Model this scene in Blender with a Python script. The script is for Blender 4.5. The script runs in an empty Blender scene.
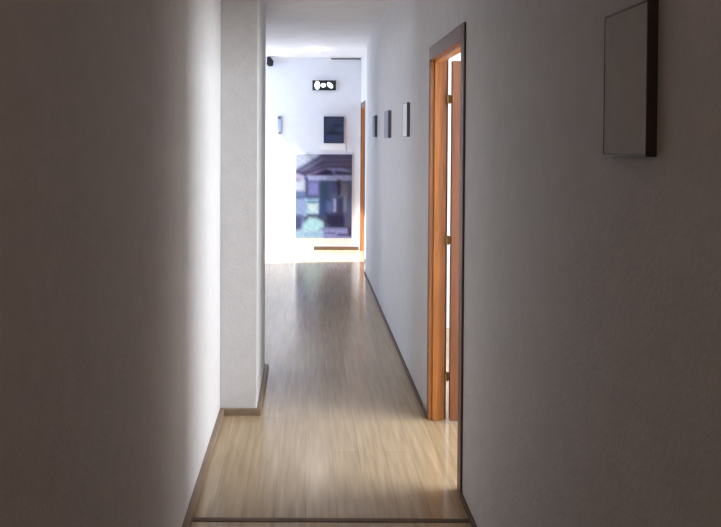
import bpy, bmesh, math, random
from mathutils import Matrix, Vector
random.seed(7)
S = bpy.context.scene
C = S.collection

# ------------------------------------------------------------------ materials
def mat(name, col, rough=0.6, metal=0.0, spec=0.5, emit=None, es=0.0):
    m = bpy.data.materials.new(name); m.use_nodes = True
    b = m.node_tree.nodes['Principled BSDF']
    b.inputs['Base Color'].default_value = (*col, 1)
    b.inputs['Roughness'].default_value = rough
    b.inputs['Metallic'].default_value = metal
    b.inputs['Specular IOR Level'].default_value = spec
    if emit:
        b.inputs['Emission Color'].default_value = (*emit, 1)
        b.inputs['Emission Strength'].default_value = es
    return m

def nodes(m):
    nt = m.node_tree
    return nt, nt.nodes['Principled BSDF'], nt.nodes.new, nt.links.new

def vary(m, scale, amount, col, bump=0.0, bscale=60, stretch=(1, 1, 1), bdist=0.002, detail=4):
    """noise tint between col*(1-amount) and col, plus a fine bump"""
    nt, b, N, L = nodes(m)
    tc = N('ShaderNodeTexCoord'); mp = N('ShaderNodeMapping')
    mp.inputs['Scale'].default_value = stretch
    L(tc.outputs['Object'], mp.inputs['Vector'])
    no = N('ShaderNodeTexNoise'); no.inputs['Scale'].default_value = scale; no.inputs['Detail'].default_value = detail
    L(mp.outputs['Vector'], no.inputs['Vector'])
    r = N('ShaderNodeValToRGB')
    r.color_ramp.elements[0].position = 0.3; r.color_ramp.elements[1].position = 0.7
    r.color_ramp.elements[0].color = (*[c * (1 - amount) for c in col], 1)
    r.color_ramp.elements[1].color = (*col, 1)
    L(no.outputs['Fac'], r.inputs['Fac']); L(r.outputs['Color'], b.inputs['Base Color'])
    if bump:
        n2 = N('ShaderNodeTexNoise'); n2.inputs['Scale'].default_value = bscale; n2.inputs['Detail'].default_value = 3
        L(tc.outputs['Object'], n2.inputs['Vector'])
        bp = N('ShaderNodeBump'); bp.inputs['Strength'].default_value = bump; bp.inputs['Distance'].default_value = bdist
        L(n2.outputs['Fac'], bp.inputs['Height']); L(bp.outputs['Normal'], b.inputs['Normal'])
    return m

M_wall = vary(mat('painted_plaster', (.70, .68, .68), .75, spec=.25), 14, .07, (.70, .68, .68), .6, 70, bdist=.004)
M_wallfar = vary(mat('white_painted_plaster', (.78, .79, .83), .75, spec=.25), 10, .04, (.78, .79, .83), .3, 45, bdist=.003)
M_ceil = vary(mat('ceiling_plaster', (.78, .77, .78), .85, spec=.2), 5, .06, (.78, .77, .78), .5, 22, bdist=.006)
M_base = vary(mat('baseboard_wood', (.30, .21, .14), .45), 20, .3, (.30, .21, .14), 0, stretch=(1, .1, 1))
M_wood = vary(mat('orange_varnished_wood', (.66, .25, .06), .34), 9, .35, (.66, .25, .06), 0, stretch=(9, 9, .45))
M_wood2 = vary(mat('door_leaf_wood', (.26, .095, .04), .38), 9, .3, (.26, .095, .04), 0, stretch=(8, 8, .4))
M_strip = vary(mat('threshold_wood', (.15, .085, .05), .6), 30, .3, (.15, .085, .05), 0)
M_casing = vary(mat('shaded_casing_wood', (.20, .10, .07), .45), 9, .3, (.20, .10, .07), 0, stretch=(9, 9, .45))  # same wood as the jambs, with the casing's shade put into the colour
M_blk = mat('black_plastic', (.012, .011, .014), .4)
M_frame = vary(mat('dark_stained_frame', (.028, .018, .016), .45), 20, .3, (.028, .018, .016))
M_gframe = mat('grey_frame', (.15, .15, .18), .5)
M_canvas = vary(mat('pale_canvas', (.58, .56, .54), .8), 24, .10, (.58, .56, .54), .3, 300, bdist=.001)
M_white = vary(mat('white_canvas', (.93, .93, .97), .7), 30, .02, (.93, .93, .97))
M_grey = vary(mat('grey_print', (.34, .34, .37), .6), 30, .3, (.34, .34, .37))
M_dark = vary(mat('dark_print', (.12, .13, .18), .5), 30, .4, (.12, .13, .18))
M_brass = mat('aged_brass', (.22, .14, .05), .4, 1.0)
M_steel = mat('brushed_steel', (.55, .55, .56), .35, 1.0)
M_grill = mat('speaker_cloth', (.02, .02, .022), .9)
M_plaque = mat('pale_blue_plastic', (.42, .48, .66), .4)
M_card = mat('white_card', (.86, .88, .90), .5)
M_sign = mat('sign_black', (.02, .025, .03), .35)
M_glow = mat('emissive_symbol', (.9, 1, .97), .5, emit=(.9, 1.0, .97), es=2.2)  # white shapes with mild emission of their own
M_lamp = mat('downlight_lens', (1, 1, 1), .5, emit=(1, .97, .92), es=30)
M_shade_line = mat('grey_shade_line', (.26, .24, .26), .6)
M_pvc = mat('white_window_frame', (.8, .8, .8), .4)

def floor_mat():
    m = mat('laminate_planks', (.5, .4, .28), .3)
    nt, b, N, L = nodes(m)
    tc = N('ShaderNodeTexCoord'); mp = N('ShaderNodeMapping')
    mp.inputs['Rotation'].default_value = (0, 0, math.pi / 2)
    L(tc.outputs['Object'], mp.inputs['Vector'])
    br = N('ShaderNodeTexBrick'); br.offset = .37
    br.inputs['Scale'].default_value = 1; br.inputs['Brick Width'].default_value = 1.28
    br.inputs['Row Height'].default_value = .13; br.inputs['Mortar Size'].default_value = .0018
    br.inputs['Color1'].default_value = (.55, .41, .255, 1); br.inputs['Color2'].default_value = (.48, .355, .215, 1)
    br.inputs['Mortar'].default_value = (.36, .27, .17, 1); br.inputs['Mortar Smooth'].default_value = .4
    L(mp.outputs['Vector'], br.inputs['Vector'])
    m2 = N('ShaderNodeMapping'); m2.inputs['Scale'].default_value = (26, 1.6, 1)
    L(tc.outputs['Object'], m2.inputs['Vector'])
    no = N('ShaderNodeTexNoise'); no.inputs['Scale'].default_value = 1.6; no.inputs['Detail'].default_value = 6
    L(m2.outputs['Vector'], no.inputs['Vector'])
    rp = N('ShaderNodeValToRGB')
    rp.color_ramp.elements[0].position = .3; rp.color_ramp.elements[0].color = (.74, .72, .68, 1)
    rp.color_ramp.elements[1].position = .7; rp.color_ramp.elements[1].color = (1.05, 1.05, 1.05, 1)
    L(no.outputs['Fac'], rp.inputs['Fac'])
    mx = N('ShaderNodeMix'); mx.data_type = 'RGBA'; mx.blend_type = 'MULTIPLY'; mx.inputs['Factor'].default_value = 1
    L(br.outputs['Color'], mx.inputs['A']); L(rp.outputs['Color'], mx.inputs['B'])
    L(mx.outputs['Result'], b.inputs['Base Color'])
    b.inputs['Roughness'].default_value = .16; b.inputs['Specular IOR Level'].default_value = .42
    bp = N('ShaderNodeBump'); bp.inputs['Strength'].default_value = .08; bp.inputs['Distance'].default_value = .0006
    L(no.outputs['Fac'], bp.inputs['Height']); L(bp.outputs['Normal'], b.inputs['Normal'])
    return m
M_floor = floor_mat()

def glass_mat():
    m = bpy.data.materials.new('window_glass'); m.use_nodes = True
    nt = m.node_tree; nt.nodes.clear(); N = nt.nodes.new
    o = N('ShaderNodeOutputMaterial'); t = N('ShaderNodeBsdfTransparent'); g = N('ShaderNodeBsdfGlossy')
    g.inputs['Roughness'].default_value = .02
    mx = N('ShaderNodeMixShader'); mx.inputs[0].default_value = .05
    t.inputs[0].default_value = (.96, .98, .98, 1)
    nt.links.new(t.outputs[0], mx.inputs[1]); nt.links.new(g.outputs[0], mx.inputs[2]); nt.links.new(mx.outputs[0], o.inputs[0])
    return m
M_glass = glass_mat()

# ------------------------------------------------------------------ helpers
def box(bm, x0, x1, y0, y1, z0, z1, bev=0.0):
    r = bmesh.ops.create_cube(bm, size=1)
    for v in r['verts']:
        v.co = Vector((x0 + (v.co.x + .5) * (x1 - x0), y0 + (v.co.y + .5) * (y1 - y0), z0 + (v.co.z + .5) * (z1 - z0)))
    if bev:
        es = list({e for v in r['verts'] for e in v.link_edges})
        bmesh.ops.bevel(bm, geom=es, offset=bev, segments=2, affect='EDGES', profile=.6)

def cyl(bm, c, r1, r2, h, axis='z', seg=24):
    m = Matrix.Translation(c)
    if axis == 'x': m = m @ Matrix.Rotation(math.pi / 2, 4, 'Y')
    if axis == 'y': m = m @ Matrix.Rotation(math.pi / 2, 4, 'X')
    bmesh.ops.create_cone(bm, cap_ends=True, segments=seg, radius1=r1, radius2=r2, depth=h, matrix=m)

def prism(bm, pts, y0, y1):
    """polygon in XZ extruded from y0 to y1"""
    a = [bm.verts.new((p[0], y0, p[1])) for p in pts]
    b = [bm.verts.new((p[0], y1, p[1])) for p in pts]
    bm.faces.new(a); bm.faces.new(b[::-1])
    n = len(pts)
    for i in range(n):
        bm.faces.new((a[i], b[i], b[(i + 1) % n], a[(i + 1) % n]))
    bmesh.ops.recalc_face_normals(bm, faces=bm.faces)

def obj(name, bm, m, parent=None, origin=None, smooth=False):
    bmesh.ops.recalc_face_normals(bm, faces=bm.faces)
    me = bpy.data.meshes.new(name)
    if origin is not None:
        bmesh.ops.translate(bm, verts=bm.verts, vec=-Vector(origin))
    bm.to_mesh(me); bm.free()
    for mm in (m if isinstance(m, (list, tuple)) else [m]): me.materials.append(mm)
    o = bpy.data.objects.new(name, me); C.objects.link(o)
    if smooth:
        for p in me.polygons: p.use_smooth = True
    if origin is not None and parent is None: o.location = origin
    if parent is not None: o.parent = parent
    return o

def tag(o, label, cat, kind=None, group=None):
    o['label'] = label; o['category'] = cat
    if kind: o['kind'] = kind
    if group: o['group'] = group
    return o

def thing(name, label, cat, loc, group=None):
    o = bpy.data.objects.new(name, None); C.objects.link(o); o.location = loc
    o.empty_display_size = .1
    return tag(o, label, cat, None, group)

def struct(name, bm, m, label, cat):
    return tag(obj(name, bm, m), label, cat, 'structure')

# ------------------------------------------------------------------ shell
XL, XR, HZ = -.483, .68, 2.68          # corridor walls, ceiling height
XT = .765                              # room side of the right wall
PY0, PY1, PX = 4.36, 5.20, -.277       # wall projection on the left
YF = 10.88                             # far wall
LX = -1.25                             # glazed side of the lobby
LY = 7.6                               # lobby opens
RX = .75                               # right wall of the lobby
D0, D1, DZ = 3.42, 4.285, 1.985           # near door opening
E0, E1 = 10.12, 10.78                  # far door opening
SX, SY0, SY1 = 3.5, 1.6, 6.4           # side room
Q0, Q1 = 5.30, 7.00                    # passage to the added light room on the left, hidden by the projection
QX, QY0, QY1 = -3.2, 4.6, 7.3

bm = bmesh.new(); box(bm, QX - .15, SX + .15, -1.6, YF + .15, -.12, 0)
struct('floor', bm, M_floor, 'beige wood laminate floor of the corridor, planks running lengthwise', 'floor')
bm = bmesh.new(); box(bm, QX - .15, SX + .15, -1.6, QY1 + .12, HZ, HZ + .12); box(bm, LX - .15, SX + .15, QY1 + .12, YF + .15, HZ, HZ + .12)
struct('ceiling', bm, M_ceil, 'white plaster ceiling over the corridor', 'ceiling')

bm = bmesh.new()
box(bm, XL - .12, XL, -1.5, Q0, 0, HZ)
box(bm, XL - .12, XL, Q1, LY, 0, HZ)
box(bm, XL - .12, XL, Q0, Q1, 2.2, HZ)
struct('wall_left', bm, M_wall, 'long left wall of the corridor, dark near the viewer', 'wall')
bm = bmesh.new(); box(bm, XL, PX, PY0, PY1, 0, HZ, .004)
struct('wall_left_projection', bm, M_wall, 'white wall projection jutting into the corridor from the left wall', 'wall')
bm = bmesh.new()                        # right wall with the near door opening
box(bm, XR, XT, -1.5, D0 - .02, 0, HZ)
box(bm, XR, XT, D0 - .02, D1 + .02, DZ + .02, HZ)
box(bm, XR, XT, D1 + .02, 9.0, 0, HZ)
box(bm, RX, RX + .105, 9.0, E0 - .02, 0, HZ)
box(bm, RX, RX + .105, E0 - .02, E1 + .02, DZ + .02, HZ)
box(bm, RX, RX + .105, E1 + .02, YF, 0, HZ)
struct('wall_right', bm, M_wall, 'long right wall of the corridor with the picture row and doors', 'wall')
bm = bmesh.new(); box(bm, LX - .15, RX + .25, YF, YF + .15, 0, HZ)
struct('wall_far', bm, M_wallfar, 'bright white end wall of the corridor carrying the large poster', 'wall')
bm = bmesh.new(); box(bm, XL - .12, XT, -1.6, -1.5, 0, HZ)
struct('wall_near', bm, M_wall, 'wall closing the corridor behind the viewer', 'wall')

# lobby glazing side
W0, W1, WZ = 9.55, 10.82, 2.66
bm = bmesh.new()
box(bm, LX - .15, LX, LY, W0, 0, HZ)
box(bm, LX - .15, LX, W1, YF, 0, HZ)
box(bm, LX - .15, LX, W0, W1, WZ, HZ)
box(bm, LX - .15, XL - .12, LY - .12, LY, 0, HZ)
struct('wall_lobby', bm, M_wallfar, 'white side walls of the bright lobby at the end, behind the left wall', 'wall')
def window(name, x, y0, y1, z0, z1, n, label):
    bm = bmesh.new(); t = .045
    box(bm, x - .03, x + .03, y0, y1, z0, z0 + t); box(bm, x - .03, x + .03, y0, y1, z1 - t, z1)
    for k in range(n + 1):
        yy = y0 + (y1 - y0 - t) * k / n
        box(bm, x - .03, x + .03, yy, yy + t, z0 + t, z1 - t)
    o = struct(name, bm, M_pvc, label, 'window')
    bm = bmesh.new(); box(bm, x - .004, x + .004, y0 + t, y1 - t, z0 + t, z1 - t)
    obj('pane', bm, M_glass, o)
window('window_1', LX - .06, W0, W1, 0, WZ, 1, 'floor to ceiling glazing on the left of the end lobby')

# unseen room added on the left to light the right wall
bm = bmesh.new()
box(bm, QX - .12, QX, QY0, 5.2, 0, HZ); box(bm, QX - .12, QX, 6.9, QY1, 0, HZ)
box(bm, QX - .12, QX, 5.2, 6.9, 0, .8); box(bm, QX - .12, QX, 5.2, 6.9, 2.2, HZ)
box(bm, QX - .12, XL - .12, QY0 - .12, QY0, 0, HZ); box(bm, QX - .12, XL - .12, QY1, QY1 + .12, 0, HZ)
struct('wall_added_left_room', bm, M_wallfar, 'white walls of a room added on the left to let light in, hidden behind the wall projection', 'wall')
window('added_window_3', QX - .06, 5.2, 6.9, .8, 2.2, 2, 'window of the added light room hidden behind the left wall projection')
# side room behind the near door
bm = bmesh.new()
V0, V1, VZ0, VZ1 = 2.3, 4.3, .75, 2.3
U0, U1 = 4.6, 6.2
box(bm, SX, SX + .12, SY0, V0, 0, HZ); box(bm, SX, SX + .12, V1, U0, 0, HZ); box(bm, SX, SX + .12, U1, SY1, 0, HZ)
box(bm, SX, SX + .12, U0, U1, 0, VZ0); box(bm, SX, SX + .12, U0, U1, VZ1, HZ)
box(bm, SX, SX + .12, V0, V1, 0, VZ0); box(bm, SX, SX + .12, V0, V1, VZ1, HZ)
box(bm, XT, SX + .12, SY0 - .12, SY0, 0, HZ)
box(bm, XT, SX + .12, SY1, SY1 + .12, 0, HZ)
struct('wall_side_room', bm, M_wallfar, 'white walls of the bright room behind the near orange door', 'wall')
window('window_2', SX + .06, V0, V1, VZ0, VZ1, 2, 'window of the bright room behind the near door')
window('added_window_4', SX + .06, U0, U1, VZ0, VZ1, 2, 'second window added to the bright room to soften the light, farther from the viewer')  # added so the light fades more gently along the left wall

# baseboards
BH, BT = .036, .026
def bb(name, boxes, label, m=M_base, h=BH):
    bm = bmesh.new()
    for (a, b, c, d) in boxes: box(bm, a, b, c, d, 0, h, .004)
    return struct(name, bm, m, label, 'baseboard')
bb('baseboard_left', [(XL, XL + BT, -1.5, PY0), (XL, XL + BT, Q1, LY)], 'brown skirting along the left corridor wall')
bb('baseboard_left_projection', [(XL + BT, PX + BT, PY0 - BT, PY0), (PX, PX + BT, PY0, PY1), (XL + BT, PX + BT, PY1, PY1 + BT)],
   'brown skirting around the foot of the left wall projection')
bb('baseboard_right', [(XR - .014, XR, -1.5, D0 - .07), (XR - .014, XR, D1 + .018, 9.0), (RX - .014, RX, 9.0, E0 - .07)],
   'brown skirting along the right corridor wall', m=M_strip, h=.022)
bb('baseboard_far', [(.10, RX - .02, YF - .016, YF)], 'dark skirting under the large poster on the end wall', m=M_strip, h=.05)  # left end cut short where glare washes the skirting out
bm = bmesh.new(); box(bm, XL + BT, XR - .014, 3.125, 3.155, 0, .003, .001)
struct('trim_1', bm, M_strip, 'thin dark brown transition strip across the corridor floor', 'floor strip')
bm = bmesh.new(); box(bm, .33, RX - .01, YF - .03, YF, HZ - .026, HZ - .008, .003)  # grey bar built for the dark shade line under the ceiling
struct('shade_strip', bm, M_shade_line, 'thin grey bar for the shade line along the top right of the end wall', 'shadow')

# ------------------------------------------------------------------ doors
def door_frame(name, x, xt, y0, y1, z, cw, label, cf=.018):
    """x: corridor face, xt: room face of the wall"""
    bm = bmesh.new(); cp = .010; j = .02
    # jambs and head lining
    box(bm, x - .004, xt, y0 - j, y0, 0, z, .001)
    box(bm, x - .004, xt, y1, y1 + j, 0, z, .001)
    box(bm, x - .004, xt, y0 - j, y1 + j, z, z + j, .001)
    o = struct(name, bm, M_wood, label, 'door'); bm = bmesh.new()
    # casings on the corridor face
    box(bm, x - cp, x, y0 - cw, y0 + .001, 0, z + cw, .004)
    box(bm, x - cp, x, y1 - .001, y1 + cf, 0, z + cw, .004)
    box(bm, x - cp, x, y0, y1, z - .001, z + cw, .004)
    # casings on the room face
    box(bm, xt, xt + .012, y0 - cw, y0 - .004, 0, z + cw, .003)
    box(bm, xt, xt + .012, y1 + .012, y1 + cw, 0, z + cw, .003)
    box(bm, xt, xt + .012, y0, y1, z + .012, z + cw, .003)
    cs = obj('casing', bm, M_casing, o); cs['label'] = 'casing in a darker brown for its shade'; bm = bmesh.new()
    # stops
    box(bm, x + .018, x + .055, y0, y0 + .012, 0, z, .002)
    box(bm, x + .018, x + .055, y1 - .012, y1, 0, z, .002)
    box(bm, x + .018, x + .055, y0, y1, z - .012, z, .002)
    obj('door_stop', bm, M_wood, o)
    return o
d1 = door_frame('door_1', XR, XT, D0, D1, DZ, .07, 'orange varnished wooden door frame on the right wall, its door standing open')
# open leaf, hinged on the far jamb, swung 90 degrees into the side room
lf = bmesh.new()
lx0, lx1, ly0, ly1 = XT + .022, XT + .86, D1 - .052, D1 - .012
box(lf, lx0, lx1, ly0, ly1, .012, DZ - .008, .002)
for (za, zb) in ((.25, .92), (1.08, 1.82)):
    for (xa, xb) in ((lx0 + .11, lx0 + .40), (lx0 + .46, lx1 - .11)):
        box(lf, xa, xb, ly0 - .006, ly0, za, zb, .003)
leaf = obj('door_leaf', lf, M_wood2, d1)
for z in (.25, 1.0, 1.77):
    bm = bmesh.new()
    cyl(bm, (XT + .011, D1 - .03, z), .006, .007, .05, seg=12)
    box(bm, XT - .004, lx0 + .006, D1 - .034, D1 - .030, z - .02, z + .02)
    obj('hinge', bm, M_brass, leaf)
bm = bmesh.new()
box(bm, lx1 - .09, lx1 - .045, ly0 - .012, ly0, .90, 1.10, .003)
cyl(bm, (lx1 - .067, ly0 - .03, 1.03), .009, .009, .05, 'y', 12)
box(bm, lx1 - .18, lx1 - .058, ly0 - .062, ly0 - .046, 1.022, 1.038, .004)
obj('door_handle', bm, M_steel, leaf)

d2 = door_frame('door_2', RX, RX + .105, E0, E1, 1.98, .07, 'narrow orange wooden door at the far right end of the corridor')
bm = bmesh.new(); box(bm, RX + .057, RX + .095, E0 + .003, E1 - .003, .01, 1.975, .002)
for (za, zb) in ((.25, .9), (1.08, 1.8)): box(bm, RX + .052, RX + .057, E0 + .12, E1 - .12, za, zb, .002)
leaf2 = obj('door_leaf', bm, M_wood2, d2)
bm = bmesh.new(); cyl(bm, (RX + .04, E0 + .06, 1.02), .008, .008, .04, 'x', 12)
box(bm, RX + .018, RX + .030, E0 + .05, E0 + .16, 1.012, 1.028, .003)
obj('door_handle', bm, M_steel, leaf2)

# ------------------------------------------------------------------ pictures on the right wall
def picture(name, y0, y1, z0, z1, t, mframe, mface, fw, label, lift=.0):
    o = thing(name, label, 'picture', (XR, (y0 + y1) / 2, z0), None)
    L = Vector(o.location)
    bm = bmesh.new(); xf = XR - t
    box(bm, xf, XR, y0, y0 + fw, z0, z1, .0015); box(bm, xf, XR, y1 - fw, y1, z0, z1, .0015)
    box(bm, xf, XR, y0 + fw, y1 - fw, z0, z0 + fw, .001); box(bm, xf, XR, y0 + fw, y1 - fw, z1 - fw, z1, .001)
    bmesh.ops.translate(bm, verts=bm.verts, vec=-L); obj('frame', bm, mframe, o)
    bm = bmesh.new(); box(bm, xf + .001 - lift, XR - .001, y0 + fw, y1 - fw, z0 + fw, z1 - fw, .001)
    bmesh.ops.translate(bm, verts=bm.verts, vec=-L); obj('canvas', bm, mface, o)
    return o
picture('framed_picture', 1.515, 1.735, 1.518, 1.823, .022, M_frame, M_canvas, .004,
        'large dark-edged pale picture hung high on the near right wall')
picture('framed_picture', 5.16, 5.385, 1.568, 1.795, .021, M_gframe, M_white, .003,
        'small white picture nearest the open door, first of the corridor row')
picture('framed_picture', 6.30, 6.62, 1.562, 1.785, .027, M_gframe, M_grey, .003,
        'small grey picture, middle of the three in the corridor row')
picture('framed_picture', 7.56, 7.80, 1.572, 1.782, .026, M_gframe, M_dark, .003,
        'smallest dark bluish picture, farthest of the three in the corridor row')

# ------------------------------------------------------------------ far wall things
def painted(name, x0, x1, z0, z1, y, nx, nz, base, layers, parent, loc, rough=.35):
    """flat print: a fine grid with a colour per vertex, polygons given in 0..nx, 0..nz (down)"""
    bm = bmesh.new(); cl = bm.verts.layers.float_color.new('print')
    vs = {}
    rnd = random.Random(3)
    def sd(p, poly):
        ins = False; best = 1e9; n = len(poly)
        for i in range(n):
            ax, ay = poly[i]; bx, by = poly[(i + 1) % n]
            if (ay > p[1]) != (by > p[1]) and p[0] < (bx - ax) * (p[1] - ay) / (by - ay) + ax: ins = not ins
            dx, dy = bx - ax, by - ay; t = max(0, min(1, ((p[0] - ax) * dx + (p[1] - ay) * dy) / (dx * dx + dy * dy + 1e-9)))
            best = min(best, math.hypot(p[0] - ax - t * dx, p[1] - ay - t * dy))
        return best if ins else -best
    lin = lambda c: [(v / 255) ** 2.2 for v in c]
    lays = [([q * .5 for q in lin(c)], b * 1.35, pl) for (c, b, pl) in layers]
    for i in range(nx + 1):
        for k in range(nz + 1):
            c = lin(base)
            for (lc, bl, pl) in lays:
                d = sd((i, k), pl); a = max(0, min(1, .5 + d / (2 * bl)))
                c = [c[q] * (1 - a) + lc[q] * a for q in range(3)]
            g = 1 + rnd.uniform(-.10, .10) + .10 * math.sin(i * .9 + math.sin(k * .37) * 2) * math.sin(k * .8 + i * .23)
            v = bm.verts.new((x0 + (x1 - x0) * i / nx - loc[0], y - loc[1], z1 - (z1 - z0) * k / nz - loc[2]))
            v[cl] = (*[q * g for q in c], 1); vs[i, k] = v
    for i in range(nx):
        for k in range(nz):
            bm.faces.new((vs[i, k], vs[i, k + 1], vs[i + 1, k + 1], vs[i + 1, k]))
    m = mat(name + '_ink', (1, 1, 1), rough)
    nt, b, N, L = nodes(m)
    at = N('ShaderNodeAttribute'); at.attribute_name = 'print'
    L(at.outputs['Color'], b.inputs['Base Color'])
    return obj(name, bm, m, parent)

# large poster: a pavilion with a broad hipped roof
px0, px1, pz0, pz1 = -.160, .635, .160, 1.345
o = thing('wall_poster', 'large blue-grey photo poster of a building with broad roof on the end wall', 'poster', (.237, YF, pz0))
bm = bmesh.new(); box(bm, px0, px1, YF - .014, YF, pz0, pz1, .002)
bmesh.ops.translate(bm, verts=bm.verts, vec=-Vector(o.location)); obj('backing', bm, M_card, o)
R_ = lambda a, b, c, d: [(a, b), (c, b), (c, d), (a, d)]
layers = [
 ((88, 98, 132), 1.0, R_(9, 24, 57, 76)),
 ((236, 240, 255), 1.5, [(-3, -3), (28, -3), (22, 2), (-3, 17)]),
 ((90, 84, 118), .8, [(0, 17.5), (14, 8.5), (27, .3), (60, .3), (60, 15), (30, 15), (10, 22)]),
 ((140, 138, 172), .8, [(4, 16), (26, 4), (30, 4), (12, 15.5), (5, 18)]),
 ((110, 106, 142), .6, [(10, 14), (28, 5), (57, 5), (57, 6.2), (28, 6.4)]),
 ((116, 110, 146), .6, [(14, 16), (32, 9.5), (57, 9.5), (57, 10.7), (32, 11)]),
 ((222, 205, 228), 1.0, [(-2, 19), (8, 22), (9, 27.5), (-2, 24)]),
 ((150, 130, 165), .7, [(9, 22), (28, 14.5), (33, 13), (37, 15), (30, 16), (14, 23)]),
 ((44, 34, 82), 1.2, [(12, 23), (22, 18.5), (30, 15), (35, 15.5), (38, 19), (38, 22), (14, 24.5)]),
 ((60, 58, 95), 1.0, R_(40, 15.5, 60, 21)),
 ((165, 165, 215), 1.0, [(33, 15), (44, 14), (56, 16.5), (56, 18), (44, 16.5)]),
 ((205, 207, 246), 1.0, R_(12, 21.8, 57, 26.3)),
 ((150, 155, 205), .7, R_(16, 23.8, 56, 24.6)),
 ((58, 64, 110), 1.0, R_(10, 25, 12.5, 42)),
 ((150, 150, 216), 1.8, R_(13, 28, 23, 41)),
 ((50, 72, 100), 2.0, R_(25, 27, 35, 48)),
 ((72, 76, 120), 1.5, R_(36, 28, 43, 40)),
 ((50, 44, 66), 1.2, R_(42, 26, 46, 42)),
 ((125, 122, 140), 1.4, R_(46.5, 29, 54, 42)),
 ((240, 246, 255), 1.6, R_(-3, 27, 9, 37)),
 ((120, 146, 186), 1.2, R_(-3, 39, 10, 42.5)),
 ((70, 95, 150), .8, R_(-1, 43, 16, 44.5)),
 ((165, 185, 230), 1.6, R_(-2, 45, 11, 62)),
 ((170, 205, 235), 1.2, R_(9, 45, 24, 62)),
 ((70, 110, 130), .7, R_(12, 47.8, 24, 49.4)),
 ((228, 252, 252), 1.4, R_(13, 50, 22.5, 59)),
 ((58, 80, 128), 1.5, R_(24, 46, 33, 63)),
 ((96, 110, 160), 1.5, R_(32, 48, 38, 58)),
 ((170, 175, 215), .8, R_(38.5, 45, 41, 58)),
 ((52, 56, 92), 1.4, R_(42, 44, 48, 60)),
 ((135, 140, 160), .9, R_(49, 42, 51.5, 58)),
 ((70, 72, 100), 1.4, R_(12, 61, 26, 64)),
 ((84, 94, 140), 1.5, R_(-2, 62, 6, 76)),
 ((30, 30, 74), 2.0, [(31, 60), (48, 60), (54, 68), (50, 75), (36, 75), (30, 68)]),
 ((90, 92, 130), 1.2, R_(50, 60, 57, 72)),
 ((190, 242, 248), 1.4, [(6, 76), (8, 70), (14, 64), (21, 64.5), (28, 69), (28, 74), (20, 79), (6, 79)]),
 ((190, 222, 246), 1.5, R_(-2, 77, 30, 88)),
 ((160, 205, 236), 1.0, [(4, 81), (20, 78), (28, 80), (28, 83), (10, 83)]),
 ((150, 156, 214), 1.4, R_(28, 75, 58, 86)),
 ((90, 92, 150), .7, R_(30, 79, 40, 80.5)),
 ((90, 92, 150), .7, R_(42, 80, 53, 83)),
 ((40, 38, 80), .9, R_(53, 73.5, 57, 83)),
]
painted('print', px0 + .006, px1 - .006, pz0 + .006, pz1 - .006, YF - .0155, 57, 85, (92, 100, 138), layers, o, o.location)

# small dark picture
o = thing('dark_picture', 'small dark blue picture on the end wall above the large poster', 'picture', (.365, YF, 1.495))
bm = bmesh.new()
a, b, c, d = .232, .512, 1.495, 1.865
box(bm, a, a + .014, YF - .024, YF, c, d, .002); box(bm, b - .014, b, YF - .024, YF, c, d, .002)
box(bm, a + .014, b - .014, YF - .024, YF, c, c + .014, .001); box(bm, a + .014, b - .014, YF - .024, YF, d - .014, d, .001)
bmesh.ops.translate(bm, verts=bm.verts, vec=-Vector(o.location)); obj('frame', bm, mat('dark_blue_frame', (.03, .035, .07), .4), o)
painted('print', a + .012, b - .012, c + .012, d - .012, YF - .016, 20, 27, (50, 62, 92), [
 ((78, 86, 118), 1.5, R_(2, 2, 9, 9)), ((66, 74, 104), 1.5, R_(11, 1, 19, 5)),
 ((24, 30, 78), 1.5, R_(9, 7, 19, 10)), ((36, 66, 72), 2, R_(6, 11, 13, 18)),
 ((16, 24, 74), 1.2, R_(2, 16, 19, 19)), ((76, 92, 142), 1.6, R_(1, 20, 9, 26)), ((84, 98, 128), 1.6, R_(11, 20, 17, 25))],
 o, o.location)
bm = bmesh.new(); box(bm, .19, .54, YF - .010, YF, 1.405, 1.490, .002)
tag(obj('pale_strip', bm, M_card, origin=(.365, YF, 1.405)), 'narrow white strip between the small dark picture and the poster', 'band')  # plain white strip below the small dark picture

# sign with white symbols
o = thing('wall_sign', 'small black sign with three white shapes high on the end wall', 'sign', (.236, YF, 2.226))
bm = bmesh.new(); box(bm, .072, .400, YF - .03, YF, 2.228, 2.366, .003)
bmesh.ops.translate(bm, verts=bm.verts, vec=-Vector(o.location)); obj('panel', bm, M_sign, o)
def ell(cx, cz, rx, rz, rot=0, n=28):
    r = []
    for i in range(n):
        t = 2 * math.pi * i / n; x, z = rx * math.cos(t), rz * math.sin(t)
        r.append((cx + x * math.cos(rot) - z * math.sin(rot), cz + x * math.sin(rot) + z * math.cos(rot)))
    return r
for shp in (ell(.140, 2.297, .036, .058), ell(.223, 2.297, .034, .028),
            ell(.316, 2.297, .050, .029, -.75)):
    bm = bmesh.new(); prism(bm, [(p[0] - o.location.x, p[1] - o.location.z) for p in shp], -.034, -.028)
    obj('symbol', bm, M_glow, o)

# narrow pale blue plaque with two dark fixings
o = thing('wall_plaque', 'narrow pale blue vertical wall fixture on the left of the end wall', 'plaque', (-.385, YF, 1.615))
bm = bmesh.new(); box(bm, -.413, -.357, YF - .02, YF, 1.615, 1.865, .006)
bmesh.ops.translate(bm, verts=bm.verts, vec=-Vector(o.location)); obj('plate', bm, M_plaque, o)
for z, r in ((1.845, .024), (1.635, .018)):
    bm = bmesh.new(); cyl(bm, (0, -.026, z - o.location.z), r, r * .8, .014, 'y', 16); obj('fixing', bm, M_gframe, o)

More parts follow.
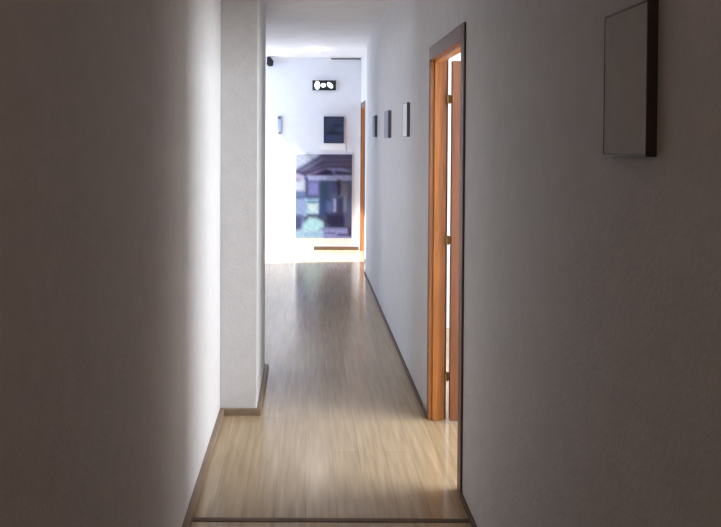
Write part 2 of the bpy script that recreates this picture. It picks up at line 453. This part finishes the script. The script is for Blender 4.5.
# small black loudspeaker on the end wall by the ceiling
o = thing('wall_speaker', 'small black loudspeaker near the ceiling at the left of the end wall', 'speaker', (-.515, YF - .14, 2.515))
L0 = Vector(o.location)
bm = bmesh.new()
prism(bm, [(-.055, .03), (-.045, .16), (0.0, .165), (.055, .09), (.045, .012), (-.01, 0)], -.05, .06)
bmesh.ops.bevel(bm, geom=list(bm.edges), offset=.006, segments=2, affect='EDGES')
obj('cabinet', bm, M_blk, o)
bm = bmesh.new(); cyl(bm, (-.002, -.054, .082), .036, .030, .012, 'y', 20); obj('grille', bm, M_grill, o)
bm = bmesh.new(); box(bm, -.012, .012, .055, .138, .075, .095, .002); cyl(bm, (0, .134, .085), .03, .03, .01, 'y', 16)
obj('bracket', bm, M_blk, o)
o.scale = (.86, 1, .80); o.location.z += .03; o.location.x += .005

# ceiling downlight
o = thing('ceiling_downlight', 'small round lit downlight in the ceiling near the end wall', 'ceiling light', (.13, 9.78, HZ))
bm = bmesh.new()
cyl(bm, (0, 0, -.008), .062, .070, .016, 'z', 32); obj('trim_ring', bm, M_card, o)
bm = bmesh.new(); bmesh.ops.create_uvsphere(bm, u_segments=24, v_segments=12, radius=.046,
        matrix=Matrix.Translation((0, 0, -.018)) @ Matrix.Diagonal((1, 1, .5, 1)))
obj('lens', bm, M_lamp, o, smooth=True)

# ------------------------------------------------------------------ light
def area(name, loc, tgt, sx, sy, power, col, spread=180):
    l = bpy.data.lights.new(name, 'AREA'); l.shape = 'RECTANGLE'; l.size = sx; l.size_y = sy
    l.energy = power; l.color = col; l.spread = math.radians(spread)
    o = bpy.data.objects.new(name, l); C.objects.link(o); o.location = loc
    o.rotation_euler = (Vector(tgt) - Vector(loc)).to_track_quat('-Z', 'Y').to_euler()
    return o
# daylight in the window of the side room
area('daylight_side_window', (SX + .16, (V0 + V1) / 2, (VZ0 + VZ1) / 2), (0, (V0 + V1) / 2, (VZ0 + VZ1) / 2), V1 - V0, VZ1 - VZ0, 275, (.93, .95, 1))
area('fill_side_window_far', (SX + .16, (U0 + U1) / 2, (VZ0 + VZ1) / 2), (0, (U0 + U1) / 2, (VZ0 + VZ1) / 2), U1 - U0, VZ1 - VZ0, 55, (1, .93, .88))  # weaker warm fill in the added second window
# daylight in the lobby glazing
area('daylight_lobby_window', (LX - .20, (W0 + W1) / 2, 1.33), (2, (W0 + W1) / 2, 1.33), W1 - W0, 2.6, 66, (.58, .72, 1))
area('fill_left_room', (QX - .16, 6.05, 1.5), (0, 6.05, 1.5), 1.7, 1.4, 52, (.72, .80, 1))  # fill for the right wall, through the added left room
# sun through the lobby glazing
s = bpy.data.lights.new('sun', 'SUN'); s.energy = 24; s.angle = math.radians(2.5); s.color = (.93, .95, 1)
so = bpy.data.objects.new('sun', s); C.objects.link(so)
so.rotation_euler = Vector((1, .14, -.98)).to_track_quat('-Z', 'Y').to_euler()
# the downlight
p = bpy.data.lights.new('downlight', 'POINT'); p.energy = .8; p.color = (1, .95, .88); p.shadow_soft_size = .05
po = bpy.data.objects.new('downlight', p); C.objects.link(po); po.location = (.13, 9.78, HZ - .1)
# dim warm fill added behind the viewer to lift the near walls
p = bpy.data.lights.new('back_fill', 'POINT'); p.energy = 7.5; p.color = (1, .70, .50); p.shadow_soft_size = .12
po = bpy.data.objects.new('back_fill', p); C.objects.link(po); po.location = (.1, -.9, 2.4)

w = bpy.data.worlds.new('sky'); S.world = w; w.use_nodes = True
bg = w.node_tree.nodes['Background']
bg.inputs['Color'].default_value = (.72, .82, 1, 1); bg.inputs['Strength'].default_value = 1.0

# ------------------------------------------------------------------ camera
cam = bpy.data.cameras.new('camera'); co = bpy.data.objects.new('camera', cam); C.objects.link(co)
cam.sensor_width = 36; cam.lens = 780 / 721 * 36; cam.clip_start = .02
cam.shift_x = .0743; cam.shift_y = -.1500
pit, roll = math.radians(1.2), math.radians(.25)
fw = Vector((0, math.cos(pit), -math.sin(pit))); rt0 = Vector((1, 0, 0)); up0 = rt0.cross(fw)
rt = math.cos(roll) * rt0 + math.sin(roll) * up0; up = -math.sin(roll) * rt0 + math.cos(roll) * up0
m3 = Matrix((rt, up, -fw)).transposed()
co.matrix_world = Matrix.Translation((0, 0, 1.55)) @ m3.to_4x4()
S.camera = co
vs = S.view_settings
S.display_settings.display_device = 'sRGB'
vs.view_transform = 'Standard'; vs.look = 'None'; vs.gamma = 1; vs.use_curve_mapping = False
vs.exposure = 0.0
